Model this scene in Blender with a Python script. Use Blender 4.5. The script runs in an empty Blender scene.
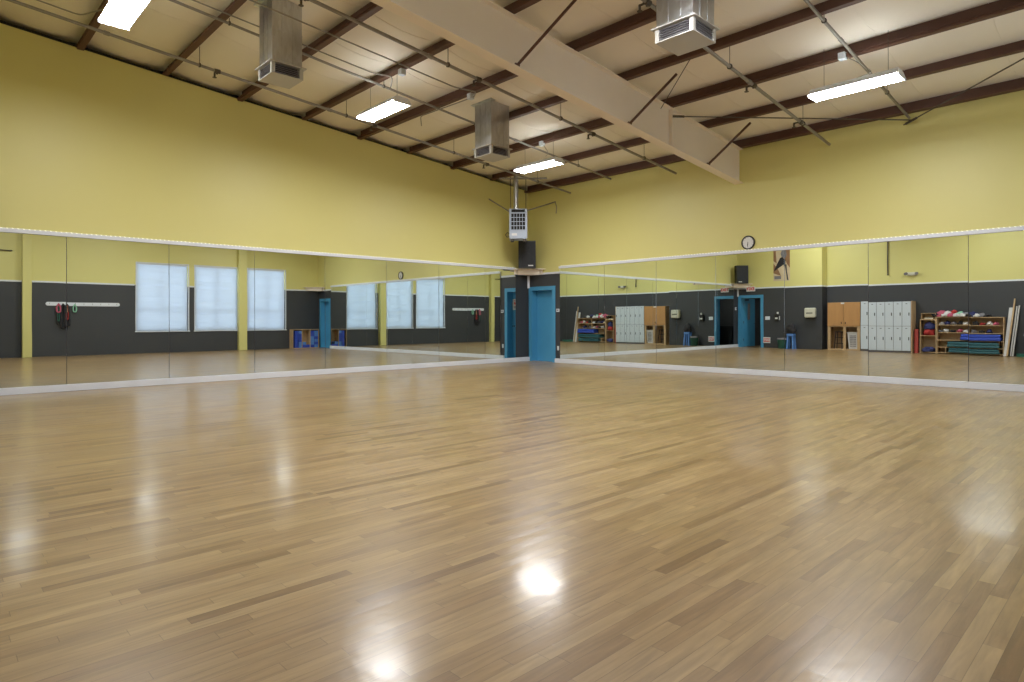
import bpy, math, random
from mathutils import Vector, Matrix
random.seed(7)
PI = math.pi
S = bpy.context.scene
COL = S.collection

# ------------------------------------------------------------------ materials
def lin(c):
    return tuple(((v/255.0)/12.92 if v/255.0 <= .04045 else ((v/255.0+.055)/1.055)**2.4) for v in c)

def new_mat(name):
    m = bpy.data.materials.new(name); m.use_nodes = True
    nt = m.node_tree
    for n in list(nt.nodes): nt.nodes.remove(n)
    out = nt.nodes.new('ShaderNodeOutputMaterial')
    b = nt.nodes.new('ShaderNodeBsdfPrincipled')
    nt.links.new(b.outputs[0], out.inputs[0])
    return m, nt, b, out

def mat(name, rgb, rough=.5, metal=0, var=.06, scale=3.0, bump=0, bscale=40, stretch=(1,1,1), spec=.5, coat=0):
    """flat-colour procedural material with a slow noise variation"""
    m, nt, b, out = new_mat(name)
    L = nt.links.new
    tc = nt.nodes.new('ShaderNodeTexCoord')
    mp = nt.nodes.new('ShaderNodeMapping'); mp.inputs['Scale'].default_value = stretch
    L(tc.outputs['Object'], mp.inputs[0])
    n = nt.nodes.new('ShaderNodeTexNoise'); n.inputs['Scale'].default_value = scale; n.inputs['Detail'].default_value = 4
    L(mp.outputs[0], n.inputs['Vector'])
    mx = nt.nodes.new('ShaderNodeMix'); mx.data_type = 'RGBA'
    mx.inputs[6].default_value = (*[max(0, v*(1-var)) for v in rgb], 1)
    mx.inputs[7].default_value = (*[min(1, v*(1+var)) for v in rgb], 1)
    L(n.outputs[0], mx.inputs[0]); L(mx.outputs[2], b.inputs['Base Color'])
    b.inputs['Roughness'].default_value = rough
    b.inputs['Metallic'].default_value = metal
    b.inputs['Specular IOR Level'].default_value = spec
    b.inputs['Coat Weight'].default_value = coat
    if bump:
        n2 = nt.nodes.new('ShaderNodeTexNoise'); n2.inputs['Scale'].default_value = bscale
        L(mp.outputs[0], n2.inputs['Vector'])
        bp = nt.nodes.new('ShaderNodeBump'); bp.inputs['Strength'].default_value = bump; bp.inputs['Distance'].default_value = .01
        L(n2.outputs[0], bp.inputs['Height']); L(bp.outputs[0], b.inputs['Normal'])
    return m

def emis(name, rgb, strength):
    m, nt, b, out = new_mat(name)
    nt.nodes.remove(b)
    e = nt.nodes.new('ShaderNodeEmission'); e.inputs[0].default_value = (*rgb, 1); e.inputs[1].default_value = strength
    nt.links.new(e.outputs[0], out.inputs[0])
    return m

M = {}
M['yellow']  = mat('yellow_wall_paint', (.69,.635,.245), .45, var=.03, scale=.6, bump=.05, bscale=60)
M['char']    = mat('charcoal_wall_paint', (.046,.048,.055), .5, var=.06, scale=.8)
M['white']   = mat('white_trim_paint', (.74,.77,.85), .4, var=.03)
M['cream']   = mat('cream_beam_paint', (.88,.79,.68), .55, var=.05, scale=1.5)
M['purlin']  = mat('red_oxide_primer', (.105,.045,.030), .55, var=.25, scale=5)
M['insul']   = mat('vinyl_insulation', (.86,.80,.69), .6, var=.04, scale=.9, bump=.15, bscale=5)
M['teal']    = mat('teal_door_paint', (.075,.32,.56), .35, var=.05)
M['galv']    = None
M['pipe']    = mat('dull_steel_pipe', (.30,.28,.25), .45, .5, var=.15, scale=8)
M['steel']   = mat('chrome_steel', (.7,.7,.7), .25, 1)
M['black']   = mat('black_plastic', (.012,.012,.014), .45, var=.1)
M['grille']  = mat('speaker_grille', (.013,.014,.018), .65, var=.3, scale=200)
M['heater']  = mat('heater_enamel', (.42,.48,.60), .4, var=.05)
M['dark']    = mat('recess_shade_black', (.012,.012,.012), .8)  # near-black colour carries the shade of gaps and recesses
M['ply']     = mat('birch_plywood', (.50,.34,.19), .5, var=.12, scale=6, stretch=(1,1,6))
M['oak']     = mat('oak_veneer', (.48,.25,.095), .45, var=.16, scale=8, stretch=(1,1,.15))
M['locker']  = mat('pale_grey_locker', (.60,.66,.74), .4, var=.03)
M['beige']   = mat('beige_plastic', (.62,.60,.50), .4)
M['headm']   = mat('off_white_diffuser', (.50,.49,.47), .45)
M['red']     = mat('red_print', (.70,.02,.015), .5)
M['coral']   = mat('coral_foam', (.45,.07,.06), .7, bump=.2)
M['blue']    = mat('blue_foam', (.03,.07,.45), .6, var=.15)
M['blue2']   = mat('light_blue_foam', (.10,.24,.60), .6, var=.15)
M['tealmat'] = mat('teal_vinyl', (.03,.115,.14), .45)
M['navy']    = mat('navy_cloth', (.025,.03,.12), .8, bump=.4)
M['pink']    = mat('pink_cloth', (.50,.10,.17), .8, bump=.4)
M['wcloth']  = mat('white_cloth', (.62,.60,.60), .8, bump=.4)
M['bcloth']  = mat('black_cloth', (.02,.018,.022), .8, bump=.4)
M['gcloth']  = mat('grey_cloth', (.20,.19,.21), .8, bump=.4)
M['rcloth']  = mat('red_cloth', (.40,.03,.03), .8, bump=.4)
M['mcloth']  = mat('mint_cloth', (.25,.50,.36), .8, bump=.4)
M['dgreen']  = mat('dark_green_plastic', (.015,.075,.055), .45)
M['green']   = mat('green_rope', (.03,.17,.12), .6)
M['paper']   = mat('white_paper', (.75,.75,.75), .6)
M['brown']   = mat('poster_brown', (.27,.14,.07), .5, var=.35, scale=4)
M['tan']     = mat('poster_cream', (.62,.50,.34), .5, var=.3, scale=3)
M['hall']    = mat('hall_grey_paint', (.07,.07,.075), .6)
M['lamp']    = emis('fluorescent_lamp', (.99,1.0,1.0), 95.0)
M['slot']    = emis('uplight_slot', (.97,1.0,1.0), 58.0)  # added glow on the fixture tops, lifts the ceiling
M['daylight']= emis('daylit_sky_behind_blind', (.80,.90,1.0), 4.7)
M['sprinkle']= mat('bronze_fitting', (.10,.085,.07), .5, .5)

def galv():
    m, nt, b, out = new_mat('galvanised_sheet'); L = nt.links.new
    tc = nt.nodes.new('ShaderNodeTexCoord')
    v = nt.nodes.new('ShaderNodeTexVoronoi'); v.inputs['Scale'].default_value = 28
    mp = nt.nodes.new('ShaderNodeMapping'); mp.inputs['Scale'].default_value = (1,1,.35); L(tc.outputs['Object'], mp.inputs[0])
    L(mp.outputs[0], v.inputs['Vector'])
    cr = nt.nodes.new('ShaderNodeValToRGB')
    cr.color_ramp.elements[0].color = (.40,.40,.40,1); cr.color_ramp.elements[1].color = (.70,.73,.78,1)
    n = nt.nodes.new('ShaderNodeTexNoise'); n.inputs['Scale'].default_value = 5; n.inputs['Detail'].default_value = 6; L(mp.outputs[0], n.inputs['Vector'])
    mx = nt.nodes.new('ShaderNodeMath'); mx.operation = 'MULTIPLY_ADD'; mx.inputs[1].default_value = .35
    L(v.outputs['Color'], mx.inputs[0]); L(n.outputs[0], mx.inputs[2])
    L(mx.outputs[0], cr.inputs[0]); L(cr.outputs[0], b.inputs['Base Color'])
    b.inputs['Metallic'].default_value = 1; b.inputs['Roughness'].default_value = .36
    return m
M['galv'] = galv()

def mirror_mat():
    m, nt, b, out = new_mat('mirror_glass')
    tc = nt.nodes.new('ShaderNodeTexCoord')
    n = nt.nodes.new('ShaderNodeTexNoise'); n.inputs['Scale'].default_value = .8; n.inputs['Detail'].default_value = 1
    nt.links.new(tc.outputs['Object'], n.inputs['Vector'])
    bp = nt.nodes.new('ShaderNodeBump'); bp.inputs['Strength'].default_value = .12; bp.inputs['Distance'].default_value = .006
    nt.links.new(n.outputs[0], bp.inputs['Height']); nt.links.new(bp.outputs[0], b.inputs['Normal'])
    b.inputs['Base Color'].default_value = (.80,.855,.83,1)
    b.inputs['Metallic'].default_value = 1; b.inputs['Roughness'].default_value = 0.0
    return m
M['mirror'] = mirror_mat()

def blind_mat():
    m, nt, b, out = new_mat('blind_slat_vinyl'); nt.nodes.remove(b)
    d = nt.nodes.new('ShaderNodeBsdfDiffuse'); d.inputs[0].default_value = (.66,.70,.76,1)
    t = nt.nodes.new('ShaderNodeBsdfTranslucent'); t.inputs[0].default_value = (.86,.90,.96,1)
    x = nt.nodes.new('ShaderNodeMixShader'); x.inputs[0].default_value = .38
    nt.links.new(d.outputs[0], x.inputs[1]); nt.links.new(t.outputs[0], x.inputs[2]); nt.links.new(x.outputs[0], out.inputs[0])
    return m
M['blind'] = blind_mat()

def floor_mat():
    m, nt, b, out = new_mat('maple_strip_floor'); L = nt.links.new; N = nt.nodes.new
    def math_(op, a, b_=None, c=None):
        n = N('ShaderNodeMath'); n.operation = op
        for i, v in enumerate((a, b_, c)):
            if v is None: continue
            if isinstance(v, (int, float)): n.inputs[i].default_value = v
            else: L(v, n.inputs[i])
        return n.outputs[0]
    tc = N('ShaderNodeTexCoord'); sp = N('ShaderNodeSeparateXYZ'); L(tc.outputs['Object'], sp.inputs[0])
    x, y = sp.outputs[0], sp.outputs[1]
    w = .062
    xs = math_('DIVIDE', x, w); row = math_('FLOOR', xs); fx = math_('FRACT', xs)
    wn = N('ShaderNodeTexWhiteNoise'); wn.noise_dimensions = '1D'; L(row, wn.inputs['W'])
    Ln = math_('MULTIPLY_ADD', wn.outputs[0], .5, .55)          # board length of the row
    wn2 = N('ShaderNodeTexWhiteNoise'); wn2.noise_dimensions = '1D'; L(math_('ADD', row, 57.3), wn2.inputs['W'])
    ys = math_('DIVIDE', math_('MULTIPLY_ADD', wn2.outputs[0], 3.0, y), Ln)
    cell = math_('FLOOR', ys); fy = math_('FRACT', ys)
    cv = N('ShaderNodeCombineXYZ'); L(row, cv.inputs[0]); L(cell, cv.inputs[1])
    wc = N('ShaderNodeTexWhiteNoise'); wc.noise_dimensions = '2D'; L(cv.outputs[0], wc.inputs['Vector'])
    ramp = N('ShaderNodeValToRGB'); e = ramp.color_ramp.elements
    e[0].position = 0; e[0].color = (.205,.118,.050,1)
    e[1].position = 1; e[1].color = (.395,.268,.128,1)
    for p, c in ((.09,(.27,.164,.073,1)), (.38,(.318,.203,.092,1)), (.75,(.352,.231,.106,1))):
        q = e.new(p); q.color = c
    L(wc.outputs['Value'], ramp.inputs[0])
    # grain
    mp = N('ShaderNodeMapping'); mp.inputs['Scale'].default_value = (38, 3.0, 1)
    L(tc.outputs['Object'], mp.inputs[0])
    ad = N('ShaderNodeVectorMath'); ad.operation = 'MULTIPLY_ADD'; ad.inputs[1].default_value = (40,40,40)
    L(wc.outputs['Color'], ad.inputs[0]); L(mp.outputs[0], ad.inputs[2])
    g = N('ShaderNodeTexNoise'); g.inputs['Scale'].default_value = 1; g.inputs['Detail'].default_value = 5; g.inputs['Distortion'].default_value = .6
    L(ad.outputs[0], g.inputs['Vector'])
    gr = N('ShaderNodeMapRange'); gr.inputs[1].default_value = .3; gr.inputs[2].default_value = .75; gr.inputs[3].default_value = .76; gr.inputs[4].default_value = 1.16
    L(g.outputs[0], gr.inputs[0])
    # slow patches
    pn = N('ShaderNodeTexNoise'); pn.inputs['Scale'].default_value = 1.3; pn.inputs['Detail'].default_value = 3; L(tc.outputs['Object'], pn.inputs['Vector'])
    pr = N('ShaderNodeMapRange'); pr.inputs[3].default_value = .88; pr.inputs[4].default_value = 1.10; L(pn.outputs[0], pr.inputs[0])
    k = math_('MULTIPLY', gr.outputs[0], pr.outputs[0])
    # joints
    ex = math_('MINIMUM', fx, math_('SUBTRACT', 1, fx)); jx = math_('LESS_THAN', ex, .018)
    ey = math_('MULTIPLY', math_('MINIMUM', fy, math_('SUBTRACT', 1, fy)), Ln); jy = math_('LESS_THAN', ey, .0013)
    j = math_('MAXIMUM', jx, jy); k2 = math_('MULTIPLY', k, math_('MULTIPLY_ADD', j, -.34, 1))
    vm = N('ShaderNodeVectorMath'); vm.operation = 'SCALE'; L(ramp.outputs[0], vm.inputs[0]); L(k2, vm.inputs['Scale'])
    L(vm.outputs[0], b.inputs['Base Color'])
    # satin finish, slightly cupped boards
    rn = N('ShaderNodeTexNoise'); rn.inputs['Scale'].default_value = 2.2; rn.inputs['Detail'].default_value = 6; L(tc.outputs['Object'], rn.inputs['Vector'])
    rr = N('ShaderNodeMapRange'); rr.inputs[3].default_value = .27; rr.inputs[4].default_value = .46; L(rn.outputs[0], rr.inputs[0])
    rc = math_('MULTIPLY_ADD', wc.outputs['Value'], .06, rr.outputs[0])
    L(rc, b.inputs['Roughness'])
    b.inputs['Specular IOR Level'].default_value = .42
    b.inputs['Coat Weight'].default_value = .45; cn = N('ShaderNodeMapRange'); cn.inputs[1].default_value = .3; cn.inputs[2].default_value = .7; cn.inputs[3].default_value = .13; cn.inputs[4].default_value = .23; L(rn.outputs[0], cn.inputs[0]); L(cn.outputs[0], b.inputs['Coat Roughness'])
    cup = math_('MULTIPLY', math_('MULTIPLY', fx, math_('SUBTRACT', 1, fx)), .6)
    un = N('ShaderNodeTexNoise'); un.inputs['Scale'].default_value = 9; un.inputs['Detail'].default_value = 3; L(tc.outputs['Object'], un.inputs['Vector'])
    tilt = math_('MULTIPLY', math_('SUBTRACT', wc.outputs['Value'], .5), math_('MULTIPLY', fx, .9))
    hh = math_('ADD', math_('ADD', math_('MULTIPLY', cup, .35), tilt), math_('MULTIPLY_ADD', g.outputs[0], .10, math_('MULTIPLY', un.outputs[0], .95)))
    bp = N('ShaderNodeBump'); bp.inputs['Strength'].default_value = 1; bp.inputs['Distance'].default_value = .001
    L(hh, bp.inputs['Height']); L(bp.outputs[0], b.inputs['Normal']); L(bp.outputs[0], b.inputs['Coat Normal'])
    return m
M['floor'] = floor_mat()

# ------------------------------------------------------------------ mesh builder
class MB:
    def __init__(s): s.v = []; s.f = []; s.mi = []; s.sm = []
    def add(s, vs, fs, mi=0, smooth=False):
        o = len(s.v); s.v += [tuple(v) for v in vs]
        for f in fs: s.f.append([o+i for i in f]); s.mi.append(mi); s.sm.append(smooth)
        return s
    def box(s, a, b, mi=0, X=None, bev=0):
        x0,y0,z0 = [min(p,q) for p,q in zip(a,b)]; x1,y1,z1 = [max(p,q) for p,q in zip(a,b)]
        if bev <= 0:
            vs = [(x0,y0,z0),(x1,y0,z0),(x1,y1,z0),(x0,y1,z0),(x0,y0,z1),(x1,y0,z1),(x1,y1,z1),(x0,y1,z1)]
            fs = [(3,2,1,0),(4,5,6,7),(0,1,5,4),(1,2,6,5),(2,3,7,6),(3,0,4,7)]
        else:                                        # chamfered box
            vs = []; e = bev
            for sx, X0 in ((0,x0),(1,x1)):
                for sy, Y0 in ((0,y0),(1,y1)):
                    for sz, Z0 in ((0,z0),(1,z1)):
                        dx, dy, dz = (e,-e)[sx], (e,-e)[sy], (e,-e)[sz]
                        vs += [(X0, Y0+dy, Z0+dz), (X0+dx, Y0, Z0+dz), (X0+dx, Y0+dy, Z0)]
            def I(sx,sy,sz,k): return (sx*4+sy*2+sz)*3+k
            fs = []
            for sx in (0,1): q = [I(sx,0,0,0),I(sx,1,0,0),I(sx,1,1,0),I(sx,0,1,0)]; fs.append(q if sx else q[::-1])
            for sy in (0,1): q = [I(0,sy,0,1),I(1,sy,0,1),I(1,sy,1,1),I(0,sy,1,1)]; fs.append(q[::-1] if sy else q)
            for sz in (0,1): q = [I(0,0,sz,2),I(1,0,sz,2),I(1,1,sz,2),I(0,1,sz,2)]; fs.append(q if sz else q[::-1])
            for sy in (0,1):
                for sz in (0,1): fs.append([I(0,sy,sz,1),I(1,sy,sz,1),I(1,sy,sz,2),I(0,sy,sz,2)])
            for sx in (0,1):
                for sz in (0,1): fs.append([I(sx,0,sz,0),I(sx,1,sz,0),I(sx,1,sz,2),I(sx,0,sz,2)])
            for sx in (0,1):
                for sy in (0,1): fs.append([I(sx,sy,0,0),I(sx,sy,1,0),I(sx,sy,1,1),I(sx,sy,0,1)])
            for sx in (0,1):
                for sy in (0,1):
                    for sz in (0,1): fs.append([I(sx,sy,sz,0),I(sx,sy,sz,1),I(sx,sy,sz,2)])
        if X is not None: vs = [X @ Vector(v) for v in vs]
        return s.add(vs, fs, mi)
    def cyl(s, a, b, r, r2=None, n=12, mi=0, cap=True):
        a, b = Vector(a), Vector(b); r2 = r if r2 is None else r2
        d = (b-a).normalized(); u = d.cross(Vector((0,0,1)))
        if u.length < 1e-4: u = Vector((1,0,0))
        u.normalize(); w = d.cross(u)
        vs = []
        for p, q in ((a,r),(b,r2)):
            for i in range(n):
                t = 2*PI*i/n; vs.append(p + (u*math.cos(t)+w*math.sin(t))*q)
        s.add(vs, [(i,(i+1)%n,n+(i+1)%n,n+i) for i in range(n)], mi, True)
        if cap: s.add(vs[:n], [list(range(n))[::-1]], mi); s.add(vs[n:], [list(range(n))], mi)
        return s
    def tube(s, pts, r, n=8, mi=0):
        pts = [Vector(p) for p in pts]; rings = []
        up = Vector((.13,.27,.95)).normalized()
        for i, p in enumerate(pts):
            d = (pts[min(i+1,len(pts)-1)] - pts[max(i-1,0)]).normalized()
            u = d.cross(up)
            if u.length < .05: u = d.cross(Vector((1,0,0)))
            u.normalize(); w = d.cross(u)
            rings.append([p + (u*math.cos(2*PI*k/n)+w*math.sin(2*PI*k/n))*r for k in range(n)])
        vs = [v for q in rings for v in q]; fs = []
        for i in range(len(rings)-1):
            for k in range(n): fs.append((i*n+k, i*n+(k+1)%n, (i+1)*n+(k+1)%n, (i+1)*n+k))
        s.add(vs, fs, mi, True); s.add(rings[0], [list(range(n))[::-1]], mi); s.add(rings[-1], [list(range(n))], mi)
        return s
    def prism(s, poly, fn, t0, t1, mi=0):
        """poly: 2-D outline, fn(u, v, t) -> 3-D point, extruded from t0 to t1"""
        n = len(poly)
        vs = [fn(u,v,t0) for u,v in poly] + [fn(u,v,t1) for u,v in poly]
        s.add(vs, [list(range(n))[::-1], list(range(n,2*n))] + [(i,(i+1)%n,n+(i+1)%n,n+i) for i in range(n)], mi)
        return s
    def xform(s, X): s.v = [tuple(X @ Vector(v)) for v in s.v]; return s
    def build(s, name, mats, parent=None, kind=None):
        me = bpy.data.meshes.new(name); me.from_pydata(s.v, [], s.f)
        for m in (mats if isinstance(mats, (list,tuple)) else [mats]): me.materials.append(m)
        me.polygons.foreach_set('material_index', s.mi); me.polygons.foreach_set('use_smooth', s.sm)
        import bmesh
        bm = bmesh.new(); bm.from_mesh(me); bmesh.ops.recalc_face_normals(bm, faces=bm.faces); bm.to_mesh(me); bm.free()
        me.update()
        o = bpy.data.objects.new(name, me); COL.objects.link(o)
        if parent is not None: o.parent = parent
        if kind: o['kind'] = kind
        return o

def tag(o, label, cat, group=None):
    o['label'] = label; o['category'] = cat
    if group: o['group'] = group
    return o
def thing(name, label, cat, loc=(0,0,0), rz=0, group=None):
    o = bpy.data.objects.new(name, None); COL.objects.link(o); o.empty_display_size = .1
    o.location = loc; o.rotation_euler = (0,0,rz)
    return tag(o, label, cat, group)
def structure(o): o['kind'] = 'structure'; return o
def copy_tree(o, parent=None):
    c = o.copy(); COL.objects.link(c); c.parent = parent
    for ch in list(o.children): copy_tree(ch, c)
    return c
def text(body, size, name, m, parent, X, ext=.002):
    cu = bpy.data.curves.new(name, 'FONT'); cu.body = body; cu.size = size; cu.extrude = ext; cu.offset = .006
    cu.align_x = 'CENTER'; cu.align_y = 'CENTER'; cu.materials.append(m)
    tmp = bpy.data.objects.new(name, cu); COL.objects.link(tmp)
    bpy.context.view_layer.update()
    me = bpy.data.meshes.new_from_object(tmp.evaluated_get(bpy.context.evaluated_depsgraph_get()))
    bpy.data.objects.remove(tmp); me.materials.clear(); me.materials.append(m)
    o = bpy.data.objects.new(name, me); COL.objects.link(o); o.parent = parent; o.matrix_local = X
    return o

# ------------------------------------------------------------------ dimensions (metres)
# west wall: x = 0, north wall: y = 0, east wall: x = W, south wall: y = -L1 (projecting part) and -L2
W, L1, L2, JX = 12.9, 12.6, 13.1, 3.39
DADO = 2.44
MZ0, MZ1 = .112, 2.55            # mirrors
def roof(y): return 4.76 + .089*abs(y)      # underside of the purlins
SL = .089

def wall_cells(u0, u1, ztop_fn, holes, step=None):
    """rectangles (u0,u1,z0,z1,material) of a wall with a colour change at the dado and rectangular holes"""
    us = sorted({u0,u1} | {h[0] for h in holes} | {h[1] for h in holes})
    us = [u for u in us if u0 <= u <= u1]; out = []
    for a, b in zip(us, us[1:]):
        m = (a+b)/2; z = [0, DADO] + [q for h in holes if h[0] <= m <= h[1] for q in (h[2],h[3])]
        z = sorted(set(z)) + ['top']
        for p, q in zip(z, z[1:]):
            zt = DADO+.5 if q == 'top' else q; mz = (p+zt)/2
            if q == 'top': mz = p + .2
            if any(h[0] <= m <= h[1] and h[2] <= mz <= h[3] for h in holes): continue
            out.append((a, b, p, q, 0 if mz > DADO else 1))
    return out

def build_wall(name, u0, u1, holes, place, topfn):
    """place(u, depth, z) -> xyz, depth 0 at the room face growing outwards"""
    mb = MB()
    for a, b, p, q, mi in wall_cells(u0, u1, None, holes):
        za, zb = (topfn(a), topfn(b)) if q == 'top' else (q, q)
        vs = [place(a,0,p),place(b,0,p),place(b,.28,p),place(a,.28,p),place(a,0,za),place(b,0,zb),place(b,.28,zb),place(a,.28,za)]
        mb.add(vs, [(3,2,1,0),(4,5,6,7),(0,1,5,4),(1,2,6,5),(2,3,7,6),(3,0,4,7)], mi)
    return structure(mb.build(name, [M['yellow'], M['char']]))

# floor, ceiling
structure(MB().box((-.35,-15.0,-.2),(14.9,.3,0)).build('floor', M['floor']))
PURL = [-1.38, -2.72, -4.05, -5.37, -6.68, -8.0, -9.33, -10.62, -11.92, -13.05]
mb = MB()                                           # vinyl faced insulation sagging between the purlins
rows = []
edges = [.3] + [-.02] + PURL + [-14.2,-15.0]
for a, b in zip(edges, edges[1:]):
    for k in range(6):
        t = k/6; y = a+(b-a)*t; rows.append((y, roof(y)+.20 - .075*math.sin(PI*t)))
rows.append((-15.0, roof(15)+.2))
nx = 12
vs = [(-.35+15.25*i/nx, y, z) for y, z in rows for i in range(nx+1)]
vs += [(x, y, z+.12) for x, y, z in vs]; n0 = len(vs)//2; fs = []
for j in range(len(rows)-1):
    for i in range(nx):
        q = [j*(nx+1)+i, j*(nx+1)+i+1, (j+1)*(nx+1)+i+1, (j+1)*(nx+1)+i]
        fs.append(q); fs.append([n0+k for k in q[::-1]])
mb.add(vs, fs, 0, True)
structure(mb.build('ceiling', M['insul']))
mb = MB()                                           # taped joints between the insulation rolls
for x in (.9,2.15,3.4,4.6,5.8,7.2,8.5,9.75,11.0,12.2):
    pts = [(x+.02*math.sin(y*1.7), y, z-.004) for y, z in rows if y <= 0]
    mb.tube(pts, .003, 5)
structure(mb.build('trim_1', M['insul'])); bpy.data.objects['trim_1']['label'] = 'pale taped seams between the insulation rolls'

# walls
DOOR_A = (.10, .96, 0, 2.02)       # opening in the north wall by the west corner
DOOR_B = (11.81, 12.66, 0, 2.02)   # opening in the north wall by the east corner
DOOR_C = (.12, 1.04, 0, 2.08)      # open doorway in the south wall
WIN = [(-6.91,-5.20,.80,3.25), (-4.96,-3.36,.80,3.25), (-3.0,-1.46,.80,3.25)]
build_wall('wall_west', -L2-.3, .28, [], lambda u,d,z: (-d,u,z), lambda u: roof(u)+.01)
build_wall('wall_north', 0, W, [DOOR_A, DOOR_B], lambda u,d,z: (u,d,z), lambda u: 5.0)
AX, AY, EX, EY = 10.9, -11.2, 14.4, -14.6      # alcove in the south-east corner
build_wall('wall_east', AY, .28, WIN, lambda u,d,z: (W+d,u,z), lambda u: roof(u)+.19)
mb = MB()
box_ = lambda n,a,b,t: structure(MB().box((a[0],a[1],0),(b[0],b[1],DADO),1).box((a[0],a[1],DADO),(b[0],b[1],t),0).build(n,[M['yellow'],M['char']]))
box_('wall_alcove', (W+.281,AY),(EX+.28,AY+.28),6.3)
box_('wall_alcove', (EX,EY-.28),(EX+.28,AY),6.3)
box_('wall_alcove', (AX-.28,EY-.28),(EX,EY),6.3)
box_('wall_alcove', (AX-.28,EY),(AX,-L2-.281),6.3)
o = build_wall('wall_south', JX, AX, [], lambda u,d,z: (u,-L2-d,z), lambda u: roof(L2)+.2)
o = build_wall('wall_south_doorway', 0, JX, [DOOR_C], lambda u,d,z: (u,-L1-d,z), lambda u: roof(L1)+.2)
# return of the projecting part
mb = MB()
mb.box((JX-.28,-L2,0),(JX,-L1-.281,DADO),1).box((JX-.28,-L2,DADO),(JX,-L1-.281,roof(L1)+.2),0)
structure(mb.build('wall_south_return', [M['yellow'],M['char']]))
# dark strip paints the shadow gap above the west wall; outer closure behind
mb = MB()
mb.add([(-.05,.1,roof(0)+.01),(-.05,-13.4,roof(13.4)+.01),(-.05,-13.4,roof(13.4)+.07),(-.05,.1,roof(0)+.07),
        (-.02,.1,roof(0)+.01),(-.02,-13.4,roof(13.4)+.01),(-.02,-13.4,roof(13.4)+.07),(-.02,.1,roof(0)+.07)],
       [(0,1,2,3),(4,5,6,7),(0,1,5,4),(3,2,6,7),(0,3,7,4),(1,2,6,5)])
mb.add([(-.32,.3,roof(0)-.1),(-.32,-13.4,roof(13.4)-.1),(-.32,-13.4,roof(13.4)+.4),(-.32,.3,roof(0)+.4),
        (-.282,.3,roof(0)-.1),(-.282,-13.4,roof(13.4)-.1),(-.282,-13.4,roof(13.4)+.4),(-.282,.3,roof(0)+.4)],
       [(0,1,2,3),(4,5,6,7),(0,1,5,4),(3,2,6,7),(0,3,7,4),(1,2,6,5)])
structure(mb.build('trim_2', M['dark']))

# dado strips
def trim(name, *boxes):
    mb = MB()
    for a, b in boxes: mb.box(a, b, bev=.004)
    return structure(mb.build(name, M['white']))
trim('trim_3', ((.0,-.52,DADO-.02),(.018,0,DADO+.035)))
trim('trim_4', ((.02,-.018,DADO-.02),(1.2,0,DADO+.035)), ((11.66,-.018,DADO-.02),(W,0,DADO+.035)))
zt = (DADO-.02, DADO+.035)
segs = [(AY,-10.17),(-9.93,-6.97),(-5.16,-5.0),(-1.42,-.02)]
trim('trim_5', *[((W-.018,a,zt[0]),(W,b,zt[1])) for a,b in segs])
trim('trim_6', ((.02,-L1,zt[0]),(JX+.018,-L1+.018,zt[1])), ((JX,-L2,zt[0]),(JX+.018,-L1,zt[1])), ((JX+.02,-L2,zt[0]),(AX,-L2+.018,zt[1])))
trim('trim_7', ((.0,-L1+.02,zt[0]),(.018,-12.22,zt[1])))

# ------------------------------------------------------------------ mirrors
A_E = [-.54,-1.67,-3.2,-4.71,-6.26,-7.77,-9.32,-10.86,-12.2]
B_E = [1.22,2.73,4.26,5.78,7.27,8.8,10.31,11.63]
ords = ['first','second','third','fourth','fifth','sixth','seventh','eighth']
rnd = random.Random(3)
for wl, E in (('west',A_E),('north',B_E)):
    for i in range(len(E)-1):
        a, b = E[i], E[i+1]; h = MZ1-MZ0; w_ = abs(b-a)-.006
        mb = MB().box((-w_/2,-.003,-h/2),(w_/2,.003,h/2), bev=.0015)
        o = mb.build('mirror_panel', M['mirror'])
        tl, tw = rnd.uniform(-.0010,.0010), rnd.uniform(-.0008,.0008)
        if wl == 'north': tl = {5:-.0012, 6:-.0018}.get(i, tl*.4)
        if wl == 'west': o.location = (.024,(a+b)/2,(MZ0+MZ1)/2); o.rotation_euler = (0,tl,PI/2+tw)
        else: o.location = ((a+b)/2,-.024,(MZ0+MZ1)/2); o.rotation_euler = (tl,0,tw)
        side = 'long wall facing the windows' if wl == 'west' else 'wall under the clock'
        tag(o, f'frameless mirror panel on the {side}, {ords[i]} from the corner', 'mirror', f'mirror panels along the {wl} wall')
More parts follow.
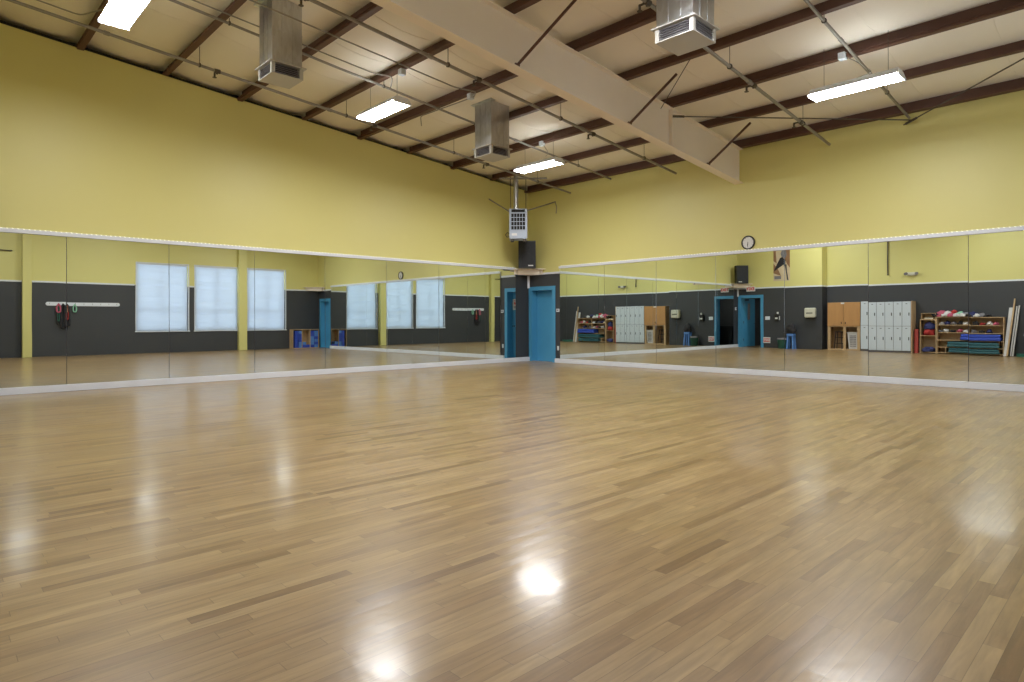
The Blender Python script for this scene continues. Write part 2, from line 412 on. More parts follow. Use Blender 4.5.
# backing boards, base and top rail
structure(MB().box((.0005,-12.2,MZ0),(.014,-.54,MZ1)).build('trim_8', M['gcloth']))
structure(MB().box((1.22,-.014,MZ0),(11.63,-.0005,MZ1)).build('trim_9', M['gcloth']))
trim('baseboard_west', ((0,-12.59,0),(.055,-.002,MZ0)))
trim('baseboard_north', ((1.045,-.055,0),(11.72,0,MZ0)))
trim('trim_10', ((0,-12.2,MZ1),(.06,-.56,MZ1+.06)))
trim('trim_11', ((1.2,-.06,MZ1),(11.65,0,MZ1+.06)), ((1.2,-.02,DADO+.04),(1.222,0,MZ1)))
def rope(name, p0, p1, label):
    m_, nt, b, out = (M.get('rope') or (None,))*4 if False else new_mat('clear_rope_light')
    b.inputs['Base Color'].default_value = (.85,.84,.72,1); b.inputs['Roughness'].default_value = .15
    tc = nt.nodes.new('ShaderNodeTexCoord'); wv = nt.nodes.new('ShaderNodeTexWave'); wv.inputs['Scale'].default_value = 9
    wv.bands_direction = 'DIAGONAL'; nt.links.new(tc.outputs['Object'], wv.inputs[0])
    cr = nt.nodes.new('ShaderNodeMapRange'); cr.inputs[1].default_value = .6; cr.inputs[2].default_value = 1; cr.inputs[3].default_value = 0; cr.inputs[4].default_value = .6
    nt.links.new(wv.outputs[1], cr.inputs[0]); nt.links.new(cr.outputs[0], b.inputs['Emission Strength'])
    b.inputs['Emission Color'].default_value = (1,.97,.8,1)
    pts = []; n = 160
    for i in range(n+1):
        t = i/n; pts.append([p0[k]+(p1[k]-p0[k])*t + (.002*math.sin(i*1.3) if k == 2 else 0) for k in range(3)])
    tag(MB().tube(pts, .008, 6).build(name, m_), label, 'rope light')
rope('rope_light', (.03,-.6,MZ1+.069), (.03,-12.15,MZ1+.069), 'clear rope light along the top rail of the left mirrors')
rope('rope_light', (1.25,-.03,MZ1+.069), (11.6,-.03,MZ1+.069), 'clear rope light on the mirror rail below the round clock')

# ------------------------------------------------------------------ doors
def closed_door(name, op, wall_y, label, knob_side):
    a, b, _, h = op; t = structure(thing(name, label, 'door', ((a+b)/2, wall_y, 0)))
    w = (b-a)/2; D = .20
    mb = MB()
    c = .075
    mb.box((-w-c,-.02,0),(-w,.0,h+c)).box((w,-.02,0),(w+c,.0,h+c)).box((-w,-.02,h),(w,.0,h+c))
    mb.box((-w,-.02,0),(-w+.035,D+.05,h)).box((w-.035,-.02,0),(w,D+.05,h)).box((-w+.035,-.02,h-.035),(w-.035,D+.05,h))
    mb.build('door_frame', M['teal'], t)
    MB().box((-w+.037,D,.012),(w-.037,D+.045,h-.037), bev=.002).build('door_leaf', M['teal'], t)
    kx = (w-.11)*knob_side
    mb = MB().cyl((kx,D-.006,.98),(kx,D,.98),.032,n=16).cyl((kx,D-.05,.98),(kx,D-.006,.98),.011).cyl((kx,D-.075,.98),(kx,D-.045,.98),.02,.028,n=16)
    k = mb.build('door_knob', M['steel'], t); k['label'] = 'round steel knob'
    MB().box((-w+.04,-.0,0),(w-.04,D,.012)).build('threshold', M['steel'], t)
    MB().box((-w-.02,.26,0),(w+.02,.28,h)).build('back_panel', M['dark'], t)
    return t
d1 = closed_door('door_1', DOOR_A, 0, 'closed teal door in the corner below the black speaker', 1)
d2 = closed_door('door_2', DOOR_B, 0, 'closed teal door beside the blue foam blocks, seen in the mirror', -1)
# paper sign on door 1
s = thing('door_sign', 'small white restroom notice taped to the corner door', 'sign', (.825,.198,1.62))
MB().box((-.085,0,-.16),(.085,.002,.16)).build('sheet', M['paper'], s)
mb = MB(); mb.prism([(-.03,-.02),(.03,-.02),(.012,.06),(-.012,.06)], lambda u,v,t:(u,t,v+.03), -.002, 0)
mb.cyl((0,-.002,.115),(0,0,.115),.018,n=14); mb.box((-.014,-.002,-.03),(-.004,0,.01)); mb.box((.004,-.002,-.03),(.014,0,.01))
mb.build('pictogram', M['red'], s)
mb = MB()
for z in (-.06,-.085,-.11): mb.box((-.05,-.002,z),(.05,0,z+.012))
mb.build('lettering', M['char'], s)

# open doorway (south wall) with the corridor behind
t = structure(thing('door_3', 'open teal door into a dark corridor, seen in the mirror', 'door', (0,-L1,0)))
a, b, _, h = DOOR_C; c = .085
mb = MB().box((a-c,0,0),(a,.02,h+c)).box((b,0,0),(b+c,.02,h+c)).box((a,0,h),(b,.02,h+c))
mb.box((a,-.28,0),(a+.03,.02,h)).box((b-.03,-.28,0),(b,.02,h)).box((a+.03,-.28,h-.03),(b-.03,.02,h))
mb.build('door_frame', M['teal'], t)
X = Matrix.Translation((a+.035,-.27,0)) @ Matrix.Rotation(math.radians(-84),4,'Z')
leaf = MB().box((0,-.045,.012),(.84,0,h-.035), bev=.002).xform(X).build('door_leaf', M['teal'], t)
mb = MB()
mb.cyl((.76,0,.98),(.76,.05,.98),.012).cyl((.76,.05,.98),(.76,.075,.98),.028,.02,n=14).xform(X)
mb.build('door_knob', M['steel'], leaf)
n_ = MB().box((.28,.001,1.15),(.44,.02,1.85), bev=.003).xform(X).build('notice_holder', M['gcloth'], leaf); n_['label'] = 'grey notice holder'
MB().box((.05,.001,h-.12),(.3,.05,h-.06), bev=.005).xform(X).build('door_closer', M['black'], leaf)
for z in (.25,1.0,1.75): MB().cyl((a+.045,-.235,z),(a+.045,-.235,z+.1),.012,n=8).build('hinge', M['steel'], t)
# corridor
mb = MB()
mb.box((-.25,-L1-2.6,0),(-.05,-L1-.29,2.6)).box((2.2,-L1-2.6,0),(2.4,-L1-.29,2.6)).box((-.25,-L1-2.8,0),(2.4,-L1-2.6,2.6)).box((-.25,-L1-2.8,2.6),(2.4,-L1-.29,2.7)).box((-.25,-L1-2.8,-.1),(2.4,-L1-.29,-.002))
structure(mb.build('wall_corridor', M['hall']))
t = thing('corridor_fill_lamp','added round fill lamp in the corridor behind the open door','lamp',(1.5,-L1-1.6,2.6))  # added lamp, lightens the otherwise dark corridor
MB().cyl((0,0,-.06),(0,0,0),.15,n=20).build('base',M['white'],t)
MB().cyl((0,0,-.075),(0,0,-.061),.13,n=20).build('lens',emis('corridor_fill_lens',(1,.95,.85),45),t)
c_ = thing('storage_chest', 'low black chest in the corridor behind the open teal door', 'chest', (1.0,-L1-1.0,0))
MB().box((-.3,-.25,0),(.3,.25,.82), bev=.01).build('body', M['black'], c_)
MB().box((-.32,-.27,.82),(.32,.27,.88), bev=.01).build('lid', M['black'], c_)

# ------------------------------------------------------------------ windows (east wall)
slat_label = 'closed white slatted blind'
for i, (a, b, z0, z1) in enumerate(WIN):
    lab = ['bright blind-covered window beside the hook rail, seen in the mirror','blind-covered middle window left of the yellow pillar, seen in the mirror','blind-covered window nearest the teal door and foam blocks'][i]
    t = structure(thing(f'window_{i+1}', lab, 'window', (W,(a+b)/2,z0)))
    w = (b-a)/2; h = z1-z0
    mb = MB(); f = .05
    mb.box((.1,-w,0),(.28,-w+f,h)).box((.1,w-f,0),(.28,w,h)).box((.1,-w+f,0),(.28,w-f,f)).box((.1,-w+f,h-f),(.28,w-f,h))
    mb.box((.15,-.025,f),(.2,.025,h-f)).box((.15,-w+f,h*.30),(.2,w-f,h*.30+.05))
    mb.build('window_frame', M['locker'], t)
    MB().box((.215,-w+f,f),(.225,w-f,h-f)).build('pane', M['daylight'], t)
    MB().box((-.045,-w-.05,-.035),(.1,w+.05,0), bev=.005).build('window_sill', M['white'], t)
    mb = MB(); n = 62
    for k in range(n):
        z = .03 + (h-.1)*k/(n-1); tlt = math.radians(62+4*math.sin(k*.7+i))
        X = Matrix.Translation((.05,0,z)) @ Matrix.Rotation(tlt+rnd.uniform(-.12,.12),4,'Y') @ Matrix.Rotation(rnd.uniform(-.002,.002),4,'X')
        mb.box((-.0245,-w+.02,-.0008),(.0245,w-.02,.0008), X=X)
    bl = mb.build('blind', M['blind'], t); bl['label'] = slat_label
    MB().box((.02,-w+.015,h-.055),(.08,w-.015,h-.002), bev=.004).build('headrail', M['white'], bl)
    mb = MB()
    for y in (-w*.7, 0, w*.7): mb.cyl((.05,y,.03),(.05,y,h-.05),.002,n=5)
    mb.build('cord', M['white'], bl)
    MB().box((-.012,-w-.03,-.0),(.0,-w,h+.03)).box((-.012,w,-.0),(.0,w+.03,h+.03)).box((-.012,-w,h),(.0,w,h+.03)).build('casing', M['white'], t)

# pillars on the east wall
for y0, y1, lab in ((-10.17,-9.93,'yellow painted pillar beyond the hook rail on the window wall'),(-3.40,-3.09,'yellow painted pillar between the second and third windows')):
    mb = MB(); n = 4
    x0 = W-.2
    mb.box((x0,y0,0),(W-.001,y1,roof(y1)+.15), bev=.004)
    o = structure(mb.build('pillar', M['yellow'])); o['label'] = lab

# ------------------------------------------------------------------ roof steel
mb = MB()
def roofbar(mb, x0, x1, zb, zt, sb=.093, st=.089, ya=-.001, yb=-13.09, mi=0):
    vs = [(x0,ya,zb+sb*-ya),(x1,ya,zb+sb*-ya),(x1,yb,zb+sb*-yb),(x0,yb,zb+sb*-yb),
          (x0,ya,zt+st*-ya),(x1,ya,zt+st*-ya),(x1,yb,zt+st*-yb),(x0,yb,zt+st*-yb)]
    mb.add(vs, [(3,2,1,0),(4,5,6,7),(0,1,5,4),(1,2,6,5),(2,3,7,6),(3,0,4,7)], mi)
bm_ = MB()
roofbar(bm_, 6.30, 6.315, 4.05, 4.745)
roofbar(bm_, 6.21, 6.40, 4.035, 4.05, .093, .093)
roofbar(bm_, 6.21, 6.40, 4.745, 4.758, .089, .089)
for y in (-2.72,-11.0):
    bm_.box((6.315,y-.006,4.05+.093*-y),(6.39,y+.006,4.745+.089*-y)); bm_.box((6.22,y-.006,4.05+.093*-y),(6.30,y+.006,4.745+.089*-y))
o = structure(bm_.build('beam', M['cream'])); tag(o, 'deep cream painted steel roof beam crossing the ceiling', 'beam')
o = MB().box((.0,-.16,4.765),(W,-.02,4.785)).box((.0,-.035,4.785),(W,-.02,4.99)).box((0,-.16,4.785),(W,-.15,4.81)).build('eave_purlin', M['purlin'])
structure(o); tag(o, 'brown steel eave purlin along the top of the clock wall', 'purlin', 'brown roof purlins')
for k, y in enumerate(PURL):
    hb = roof(y); big = k % 2 == 1
    d = .205 if big else .165; zb = hb + (.0 if big else .035)
    mb = MB()                                   # Z section running east-west
    mb.box((0,y-.085,zb),(W,y+.012,zb+.012)).box((0,y,zb+.012),(W,y+.012,zb+d+.02)).box((0,y-.085,zb+.012),(W,y-.077,zb+.032))
    if big: mb.box((0,y-.10,zb+.035),(W,y-.004,zb+.045))
    for x in (.6,5.7,6.9,12.2):
        for zz in (.07,.13): mb.cyl((x,y-.006,zb+zz),(x,y,zb+zz),.012,n=6)
    o = structure(mb.build('purlin', M['purlin']))
    tag(o, f'brown steel roof purlin, {(ords+["ninth","tenth"])[k]} in from the wall with the round clock', 'purlin', 'brown roof purlins')

# diagonal flange braces
for k, (y, lab) in enumerate(((-6.63,'long brown diagonal brace on the cream beam, the one cut by the frame top'),
                              (-4.0,'brown diagonal brace on the cream beam behind the middle hanging duct'),
                              (-1.4,'brown diagonal brace on the cream beam closest to the clock wall'))):
    b0 = Vector((6.37, y, 4.075+.093*-y)); b1 = Vector((7.10+(.22 if k == 0 else 0), y+.27, roof(y+.26)+(.12 if k == 0 else .05)))
    mb = MB(); d = (b1-b0); 
    mb.tube([b0-d*.03, b1], .023, 6); mb.cyl(b0+Vector((-.01,-.03,0)), b0+Vector((.0,.03,0)), .03, n=8)
    tag(mb.build('flange_brace', M['purlin']), lab, 'brace', 'flange braces on the cream beam')

# cross rods
tag(MB().cyl((6.33,-2.63,4.88),(9.52,-.12,4.62),.011,n=8).cyl((6.33,-2.63,4.88),(6.5,-2.5,4.866),.022,n=8).build('bracing_rod', M['sprinkle']), 'thin steel bracing rod from cream beam toward the clock wall', 'rod')
tag(MB().cyl((9.38,-.04,4.585),(12.86,-2.85,4.94),.011,n=8).cyl((9.42,-.07,4.588),(9.62,-.23,4.609),.022,n=8).build('bracing_rod', M['sprinkle']), 'thin steel bracing rod rising away from the clock wall to the right', 'rod')
tag(MB().cyl((6.34,-3.02,4.93),(7.56,-4.08,roof(4.08)+.04),.008,n=6).build('stay_rod', M['sprinkle']), 'short thin stay rod from cream beam to purlin', 'rod')

# ------------------------------------------------------------------ pipes under the purlins
def pipe(x, h0, y0, y1, r, heads, lab, sl=SL, drop=True):
    t = thing('sprinkler_pipe' if heads else 'steel_pipe', lab, 'pipe')
    P = lambda y: (x, y, h0+sl*-y)
    mb = MB().cyl(P(y0), P(y1), r, n=10)
    y = -3.4
    while y > y1: mb.cyl((x,y-.04,h0+sl*-(y-.04)),(x,y+.04,h0+sl*-(y+.04)), r*1.35, n=10); y -= 3.6
    mb.build('run', M['pipe'], t)
    for py in PURL[::2]:
        if py < y1: break
        mb = MB().cyl((x,py+.03,h0+sl*-py),(x,py+.03,roof(py)+.05), .005, n=6)
        mb.cyl((x,py+.02,h0+sl*-py),(x,py+.04,h0+sl*-py), r*1.6, n=8)
        mb.build('hanger', M['sprinkle'], t)
    for hy in heads:
        x0, y_, z0 = P(hy)
        mb = MB().cyl((x0,hy,z0),(x0,hy,z0-.05),.016).cyl((x0,hy-.04,z0-.0),(x0,hy+.05,z0),r*1.5).cyl((x0-.11,hy,z0-.0),(x0,hy,z0),.014).cyl((x0-.11,hy,z0+.01),(x0-.11,hy,z0-.06),.016).cyl((x0-.11,hy,z0-.075),(x0-.11,hy,z0-.07),.035)
        mb.build('sprinkler_head', M['sprinkle'], t)
    return t
pipe(1.67, 4.51, -.1, -13.0, .024, (-3.05,-6.04,-9.03,-12.0), 'long grey sprinkler pipe nearest the left mirror wall', .0885)
pipe(3.00, 4.66, -.1, -13.0, .021, (), 'grey steel pipe passing behind the middle hanging duct', .0966)
pipe(4.84, 4.485, -.1, -13.0, .026, (-3.09,-6.03,-9.0), 'long grey sprinkler pipe between the ducts and the cream beam', .0985)
pipe(8.16, 4.465, -.1, -13.0, .026, (-1.46,-3.26,-6.13,-9.1), 'long grey sprinkler pipe beside the duct right of the cream beam', .10)
pipe(9.48, 4.66, -.1, -13.0, .022, (), 'grey steel pipe passing above the light fixture by the clock wall', .105)

# thin electrical conduits
def conduit(pts, r, lab, box=None):
    t = thing('conduit', lab, 'conduit')
    out = [Vector(pts[0])]
    for i in range(1, len(pts)-1):                       # rounded elbows
        p, q, s_ = Vector(pts[i-1]), Vector(pts[i]), Vector(pts[i+1])
        a = q + (p-q).normalized()*min(.09,(p-q).length*.4); b = q + (s_-q).normalized()*min(.09,(s_-q).length*.4)
        for k in range(5):
            u = k/4; out.append(a*(1-u)**2 + q*2*u*(1-u) + b*u*u)
    out.append(Vector(pts[-1]))
    MB().tube(out, r, 6).build('run', M['pipe'], t)
    if box:
        bx = MB().box([v-.05 for v in box],[v+.05 for v in box],bev=.006).build('junction_box', M['locker'], t); bx['label'] = 'pale square junction box'
    return t
conduit([(4.32,-12.6,5.60),(4.32,-6.1,5.07),(4.45,-5.75,5.05),(4.05,-5.45,5.14),(2.45,-5.47,5.17),(2.1,-5.2,5.12)], .011, 'thin conduit bending back to the junction box above the middle duct', (3.98,-5.47,5.16))
conduit([(3.42,-12.5,5.75),(3.42,-7.1,5.29),(3.6,-6.85,5.26),(3.4,-6.78,5.1)], .010, 'thin conduit ending above the light between the two ducts', (3.7,-6.74,5.33))
conduit([(1.78,-12.5,5.71),(1.78,-10.95,5.56),(2.4,-10.75,5.5),(2.75,-10.8,5.35)], .010, 'thin conduit feeding the light above the left mirror wall')
conduit([(3.5,-3.0,4.62),(3.4,-2.8,4.75),(3.2,-2.74,4.96)], .006, 'thin cord above the light nearest the corner heater', (3.2,-2.80,4.99))
conduit([(9.55,-3.0,4.58),(9.75,-2.95,4.62),(9.5,-2.80,4.88),(9.35,-2.80,5.0)], .006, 'thin cord looping above the light near the clock wall', (9.3,-2.81,5.02))

# ------------------------------------------------------------------ hanging ducts
def duct(x1, y0, zb, lab, s_=.50):
    """x1,y0: east/south corner of the head; built around its centre"""
    cx_, cy_ = x1-s_/2, y0+s_/2; t = thing('ceiling_duct', lab, 'air duct', (cx_,cy_,zb), 0, 'square galvanised ceiling ducts')
    top = roof(cy_)+.17-zb; h = s_/2
    w = h-.012
    mb = MB().box((-w,-w,.17),(w,w,top))
    for q in (-1,1):                                     # standing seams
        mb.box((w,q*w*.35-.004,.17),(w+.006,q*w*.35+.004,top)); mb.box((q*w*.35-.004,-w-.006,.17),(q*w*.35+.004,-w,top))
    mb.box((-w-.005,-w-.005,.62),(w+.005,w+.005,.635)); mb.box((-w-.06,-w-.06,top-.03),(w+.06,w+.06,top-.015))
    mb.build('duct_body', M['galv'], t)
    mb = MB().box((-h-.035,-h-.035,.155),(h+.035,h+.035,.17)).box((-h,-h,0),(h,h,.012))
    for a in (-1,1):
        for b in (-1,1): mb.box((a*h,b*h,.012),(a*(h-.05),b*(h-.05),.155))
    hd = mb.build('diffuser_head', M['headm'], t); hd['label'] = 'off-white louvred diffuser head'
    mb = MB()
    for k in range(5):
        z = .03+.026*k
        for a in (-1,1):
            mb.box((a*(h-.008),-h+.05,z),(a*(h-.03),h-.05,z+.006)); mb.box((-h+.05,a*(h-.008),z),(h-.05,a*(h-.03),z+.006))
    mb.build('louvre', M['gcloth'], hd)
    MB().box((-h+.06,-h+.06,.013),(h-.06,h-.06,.154)).build('dark_core', M['dark'], hd)
    return t
duct(4.03,-9.10,4.60,'galvanised square ceiling duct nearest the frame top, over the left mirrors', .46)
duct(3.80,-4.82,4.30,'galvanised square ceiling duct hanging beyond the cream beam, nearest the corner', .49)
duct(8.95,-6.40,4.39,'galvanised square ceiling duct on the clock side of the cream beam', .50)

# ------------------------------------------------------------------ light fixtures
LP = [(3.27,-2.97),(3.30,-6.85),(3.62,-10.78),(9.53,-3.0),(9.3,-7.4),(8.9,-10.6)]
LL = ['hanging fluorescent light nearest the corner heater','hanging fluorescent light between the first and second ducts','hanging fluorescent light above the left mirrors at the frame top',
      'hanging fluorescent light in front of the clock wall','hanging fluorescent light beside the clock-side duct, glowing on the floor at right','hanging fluorescent light whose mirrored glow lies at the far left of the floor']
def fixture(x, y, lab):
    z = 4.22+.078*-y
    t = thing('hanging_light', lab, 'light fixture', (x,y,z), 0, 'fluorescent fixtures hung below the roof')
    hx, hy = .59, .18
    mb = MB()
    mb.add([(-hx,-hy,0),(hx,-hy,0),(hx,hy,0),(-hx,hy,0),(-hx+.02,-hy+.07,.09),(hx-.02,-hy+.07,.09),(hx-.02,hy-.07,.09),(-hx+.02,hy-.07,.09)],
           [(4,5,6,7),(0,1,5,4),(1,2,6,5),(2,3,7,6),(3,0,4,7)])
    mb.add([(-hx,-hy,0),(hx,-hy,0),(hx,hy,0),(-hx,hy,0),(-hx+.012,-hy+.012,0),(hx-.012,-hy+.012,0),(hx-.012,hy-.012,0),(-hx+.012,hy-.012,0)],
           [(0,1,5,4),(1,2,6,5),(2,3,7,6),(3,0,4,7)])
    mb.box((-hx+.02,-hy+.03,.045),(hx-.02,hy-.03,.05))
    mb.box((hx-.004,-hy,-.03),(hx,hy,0)).box((-hx,-hy,-.03),(-hx+.004,hy,0))
    mb.build('housing', M['white'], t)
    mb = MB(); n = 24; vs = []
    for i in range(n+1):
        yy = -hy+.014+(2*hy-.028)*i/n; zz = -.012-.012*abs(math.sin(PI*i/n*4))
        vs += [(-hx+.01,yy,zz),(hx-.01,yy,zz)]
    mb.add(vs, [(2*i,2*i+1,2*i+3,2*i+2) for i in range(n)], 0, True)
    mb.build('lamp_tubes', M['lamp'], t)
    MB().box((-hx+.12,-.085,.091),(hx-.12,-.075,.093)).box((-hx+.12,.075,.091),(hx-.12,.085,.093)).build('ceiling_fill_strips', M['slot'], t)  # added glowing strips that brighten the ceiling
    zc = roof(y)+.1-z
    for s_ in (-1,1): MB().cyl((s_*.42,0,.09),(s_*.42,0,zc),.003,n=5).build('hanger_wire', M['sprinkle'], t)
    return t
for (x,y), l in zip(LP, LL): fixture(x, y, l)

# ------------------------------------------------------------------ corner unit heater
t = thing('unit_heater', 'grey gas unit heater hung in the corner above the speaker', 'heater', (.86,-1.24,3.24), math.radians(45))
# local -y faces the room
mb = MB().box((-.235,-.2,.02),(.235,.25,.80), bev=.012)
mb.build('casing', M['heater'], t)
MB().box((-.175,-.206,.705),(.175,-.2,.775)).build('vent_slot', M['dark'], t)
MB().box((-.19,-.204,.24),(.19,-.2,.68)).build('grille_recess', M['dark'], t)
mb = MB()
for k in range(6): mb.box((-.19+.0735*k,-.222,.24),(-.178+.0735*k,-.2,.68))
for k in range(5):
    z = .24+.107*k; mb.box((-.19,-.23,z),(.19,-.204,z+.013), X=None)
mb.build('louvre', M['heater'], t)
pl = MB().box((-.17,-.204,.10),(-.03,-.2,.16)).build('rating_plate', M['paper'], t); pl['label'] = 'white rating plate'
mb = MB(); mb.cyl((-.06,.08,.8),(-.06,.08,1.70),.065,n=18)
for z in (.95,1.3,1.55): mb.cyl((-.06,.08,z),(-.06,.08,z+.02),.072,n=18)
mb.build('flue_pipe', M['galv'], t)
mb = MB()
for sx in (-1,1): mb.cyl((sx*.2,.0,.8),(sx*.2,.0,1.66),.009,n=6)
mb.build('threaded_rod', M['sprinkle'], t)
mb = MB(); mb.box((-.5,-.02,1.60),(.75,.02,1.64)); mb.build('support_channel', M['pipe'], t)
mb = MB().tube([(-.235,.1,.2),(-.3,.1,.22),(-.34,.1,.16),(-.3,.1,.1),(-.235,.1,.12)],.012,6); mb.build('gas_cock', M['sprinkle'], t)
MB().box((-.2,-.15,-.03),(-.12,.15,.02)).box((.12,-.15,-.03),(.2,.15,.02)).build('bottom_bracket', M['sprinkle'], t)
def brace(p0, p1, lab, extra=None):
    o = MB().cyl(p0, p1, .017, n=8)
    if extra: o.tube(extra, .012, 6)
    tag(o.build('heater_brace', M['pipe']), lab, 'brace')
brace((.64,-1.27,3.98),(.01,-1.51,4.41),'steel brace from corner heater to the left wall')
brace((1.02,-1.07,4.02),(1.06,-.02,4.38),'steel brace from corner heater to the clock wall, with a hanging cord', [(1.06,-.05,4.38),(1.1,-.06,4.34),(1.14,-.06,4.22),(1.12,-.06,4.05)])

# ------------------------------------------------------------------ corner shelves and speakers
def corner_shelf(cx_, cy_, rz, lab, post=True):
    """local frame: corner at origin, walls along +x and -y"""
    t = thing('corner_shelf', lab, 'shelf', (cx_,cy_,2.58 if cy_ > -5 else 2.64), rz)
    a = .68
    mb = MB().prism([(.004,-.004),(a,-.004),(a,-.12),(.12,-a),(.004,-a)], lambda u,v,q:(u,v,q), -.02, 0)
    mb.build('board', M['cream'], t)
    mb = MB()
    mb.box((.02,-.05,-.15),(a-.1,-.02,-.02)).box((.02,-a+.1,-.15),(.05,-.05,-.02))
    X = Matrix.Translation((.30,-.30,0)) @ Matrix.Rotation(PI/4,4,'Z')
    mb.box((-.30,-.015,-.16),(.30,.015,-.02),X=X).box((-.015,-.0,-.16),(.015,.3,-.02),X=X)
    mb.build('support_frame', M['cream'], t)
    if not post: return t
    X = Matrix.Translation((.036,-.036,0)) @ Matrix.Rotation(PI/4,4,'Z')
    p_ = MB().box((-.033,-.008,-.52),(.033,.008,-.02),X=X,bev=.004).build('bracket_post', M['white'], t); p_['label'] = 'white upright post'
    return t
corner_shelf(0,0,0,'plywood corner shelf over the teal door, carrying the speaker under the heater')
corner_shelf(0,-L1,PI/2,'plywood corner shelf with speaker beside the open teal door')
corner_shelf(W,0,-PI/2,'empty plywood corner shelf beside the closed teal door, seen in the mirror', False)
def speaker(x, y, rz, lab):
    t = thing('loudspeaker', lab, 'speaker', (x,y,2.581 if y > -5 else 2.641), rz)
    mb = MB().prism([(-.235,-.19),(.235,-.19),(.235,.08),(.16,.16),(-.16,.16),(-.235,.08)], lambda u,v,q:(u,v,q), 0, .74)
    mb.build('cabinet', M['black'], t)
    MB().box((-.215,-.198,.03),(.215,-.19,.71),bev=.003).build('grille', M['grille'], t)
    b_ = MB().box((.03,-.203,.05),(.17,-.198,.08)).build('badge', M['paper'], t); b_['label'] = 'small silver badge'
    mb = MB()
    for (cz, r) in ((.25,.16),(.55,.08)):
        pts = [(r*math.cos(2*PI*k/24), -.201, cz+r*math.sin(2*PI*k/24)) for k in range(25)]; mb.tube(pts,.004,5)
    mb.build('driver_ring', M['black'], t)
speaker(.37,-.43,PI/4,'black loudspeaker on the corner shelf under the heater')
speaker(.36,-L1+.40,3*PI/4,'black loudspeaker above the open teal door, seen in the mirror')

# ------------------------------------------------------------------ clock
t = thing('wall_clock', 'round black-rimmed wall clock above the mirrors', 'clock', (6.51,0,2.77))
R_ = .145
mb = MB(); n = 40; prof = [(R_,0),(R_,-.03),(R_-.008,-.04),(R_-.022,-.036),(R_-.024,-.022)]
vs = [(r*math.cos(2*PI*k/n), y, r*math.sin(2*PI*k/n)) for r,y in prof for k in range(n)]
mb.add(vs, [(j*n+k,j*n+(k+1)%n,(j+1)*n+(k+1)%n,(j+1)*n+k) for j in range(len(prof)-1) for k in range(n)],0,True)
mb.build('rim', M['black'], t)
MB().cyl((0,-.001,0),(0,-.022,0),R_-.02,n=40).build('dial', M['paper'], t)
for k in range(12):
    a = 2*PI*k/12; X = Matrix.Rotation(a,4,'Y'); MB().box((-.003,-.024,.10),(.003,-.022,.116),X=X).build('hour_mark', M['char'], t)
MB().box((-.005,-.029,-.062),(.005,-.026,.012),X=Matrix.Rotation(math.radians(14),4,'Y')).build('hour_hand', M['black'], t)
MB().box((-.004,-.033,-.098),(.004,-.030,.015),X=Matrix.Rotation(math.radians(2),4,'Y')).build('minute_hand', M['black'], t)

# small wall fittings
def plate(name, x, y, z, rz, w, h, d, lab, cat, m='white', extra=None):
    t = thing(name, lab, cat, (x,y,z), rz)
    MB().box((-w/2,-d,-h/2),(w/2,0,h/2),bev=.003).build('cover', M[m], t)
    if extra == 'switch': MB().box((-.008,-d-.012,-.014),(.008,-d,.014)).build('toggle', M['beige'], t)
    if extra == 'outlet':
        for s_ in (-1,1): MB().cyl((0,-d-.002,s_*.022),(0,-d,s_*.022),.016,n=12).build('socket', M['beige'], t)
    if extra == 'dial': MB().box((-.03,-d-.003,-.012),(.03,-d,.02)).build('display', M['gcloth'], t)
    return t
plate('thermostat',1.135,0,1.42,0,.10,.085,.03,'white thermostat between the corner door and the mirrors','thermostat',extra='dial')
plate('wall_outlet',1.13,0,.39,0,.07,.115,.008,'white electrical outlet low beside the corner door','outlet',extra='outlet')
plate('wall_thermostat',0,-12.42,1.62,PI/2,.09,.12,.03,'small white control by the corner left of the open door','thermostat',extra='dial')
plate('light_switch',1.30,-L1,1.22,PI,.19,.14,.01,'white light switch plate beside the open teal door','switch',extra='switch')

# exit signs
def exit_sign(x, z, w, h, d, lab, low=False):
    t = thing('exit_sign', lab, 'exit sign', (x,-L1,z), PI)
    MB().box((-w/2,-d,-h/2),(w/2,-.0,h/2),bev=.006).build('housing', M['paper'], t)
    if low: MB().box((-w/2+.02,-d-.004,-h/2+.05),(w/2-.02,-d,h/2-.05)).build('face_band', M['red'], t)
    X = Matrix.Translation((0,-d-.006,0)) @ Matrix.Rotation(PI/2,4,'X')
    text('EXIT', .17 if not low else .12, 'lettering', M['red'] if not low else M['paper'], t, X)
    return t
exit_sign(.60,2.42,.36,.20,.06,'white box exit sign with red letters above the open teal door')
exit_sign(1.265,.31,.29,.24,.03,'red and white exit sign low on the wall beside the open door',True)

# soap dispenser
t = thing('soap_dispenser','black soap dispenser with white label on the grey wall','dispenser',(1.70,-L1,1.24),PI)
MB().box((-.09,-.11,-.14),(.09,0,.14),bev=.02).build('body',M['black'],t)
MB().box((-.05,-.115,-.06),(.05,-.11,.0)).build('label_plate',M['paper'],t)
MB().cyl((-.03,-.06,.14),(-.03,-.06,.22),.035,n=14).build('refill_cap',M['paper'],t)
MB().box((-.115,-.09,-.1),(-.09,-.03,.05),bev=.01).build('side_lever',M['paper'],t)
# towel dispenser
t = thing('towel_dispenser','cream paper towel dispenser near the lockers','dispenser',(2.99,-L1,1.40),PI)
MB().box((-.2,-.2,-.16),(.2,0,.22),bev=.035).build('body',M['beige'],t)
MB().box((-.12,-.204,.0),(.12,-.2,.035)).build('window_slot',M['dark'],t)
MB().box((-.15,-.17,-.19),(.15,-.03,-.16),bev=.01).build('towel_slot',M['dark'],t)
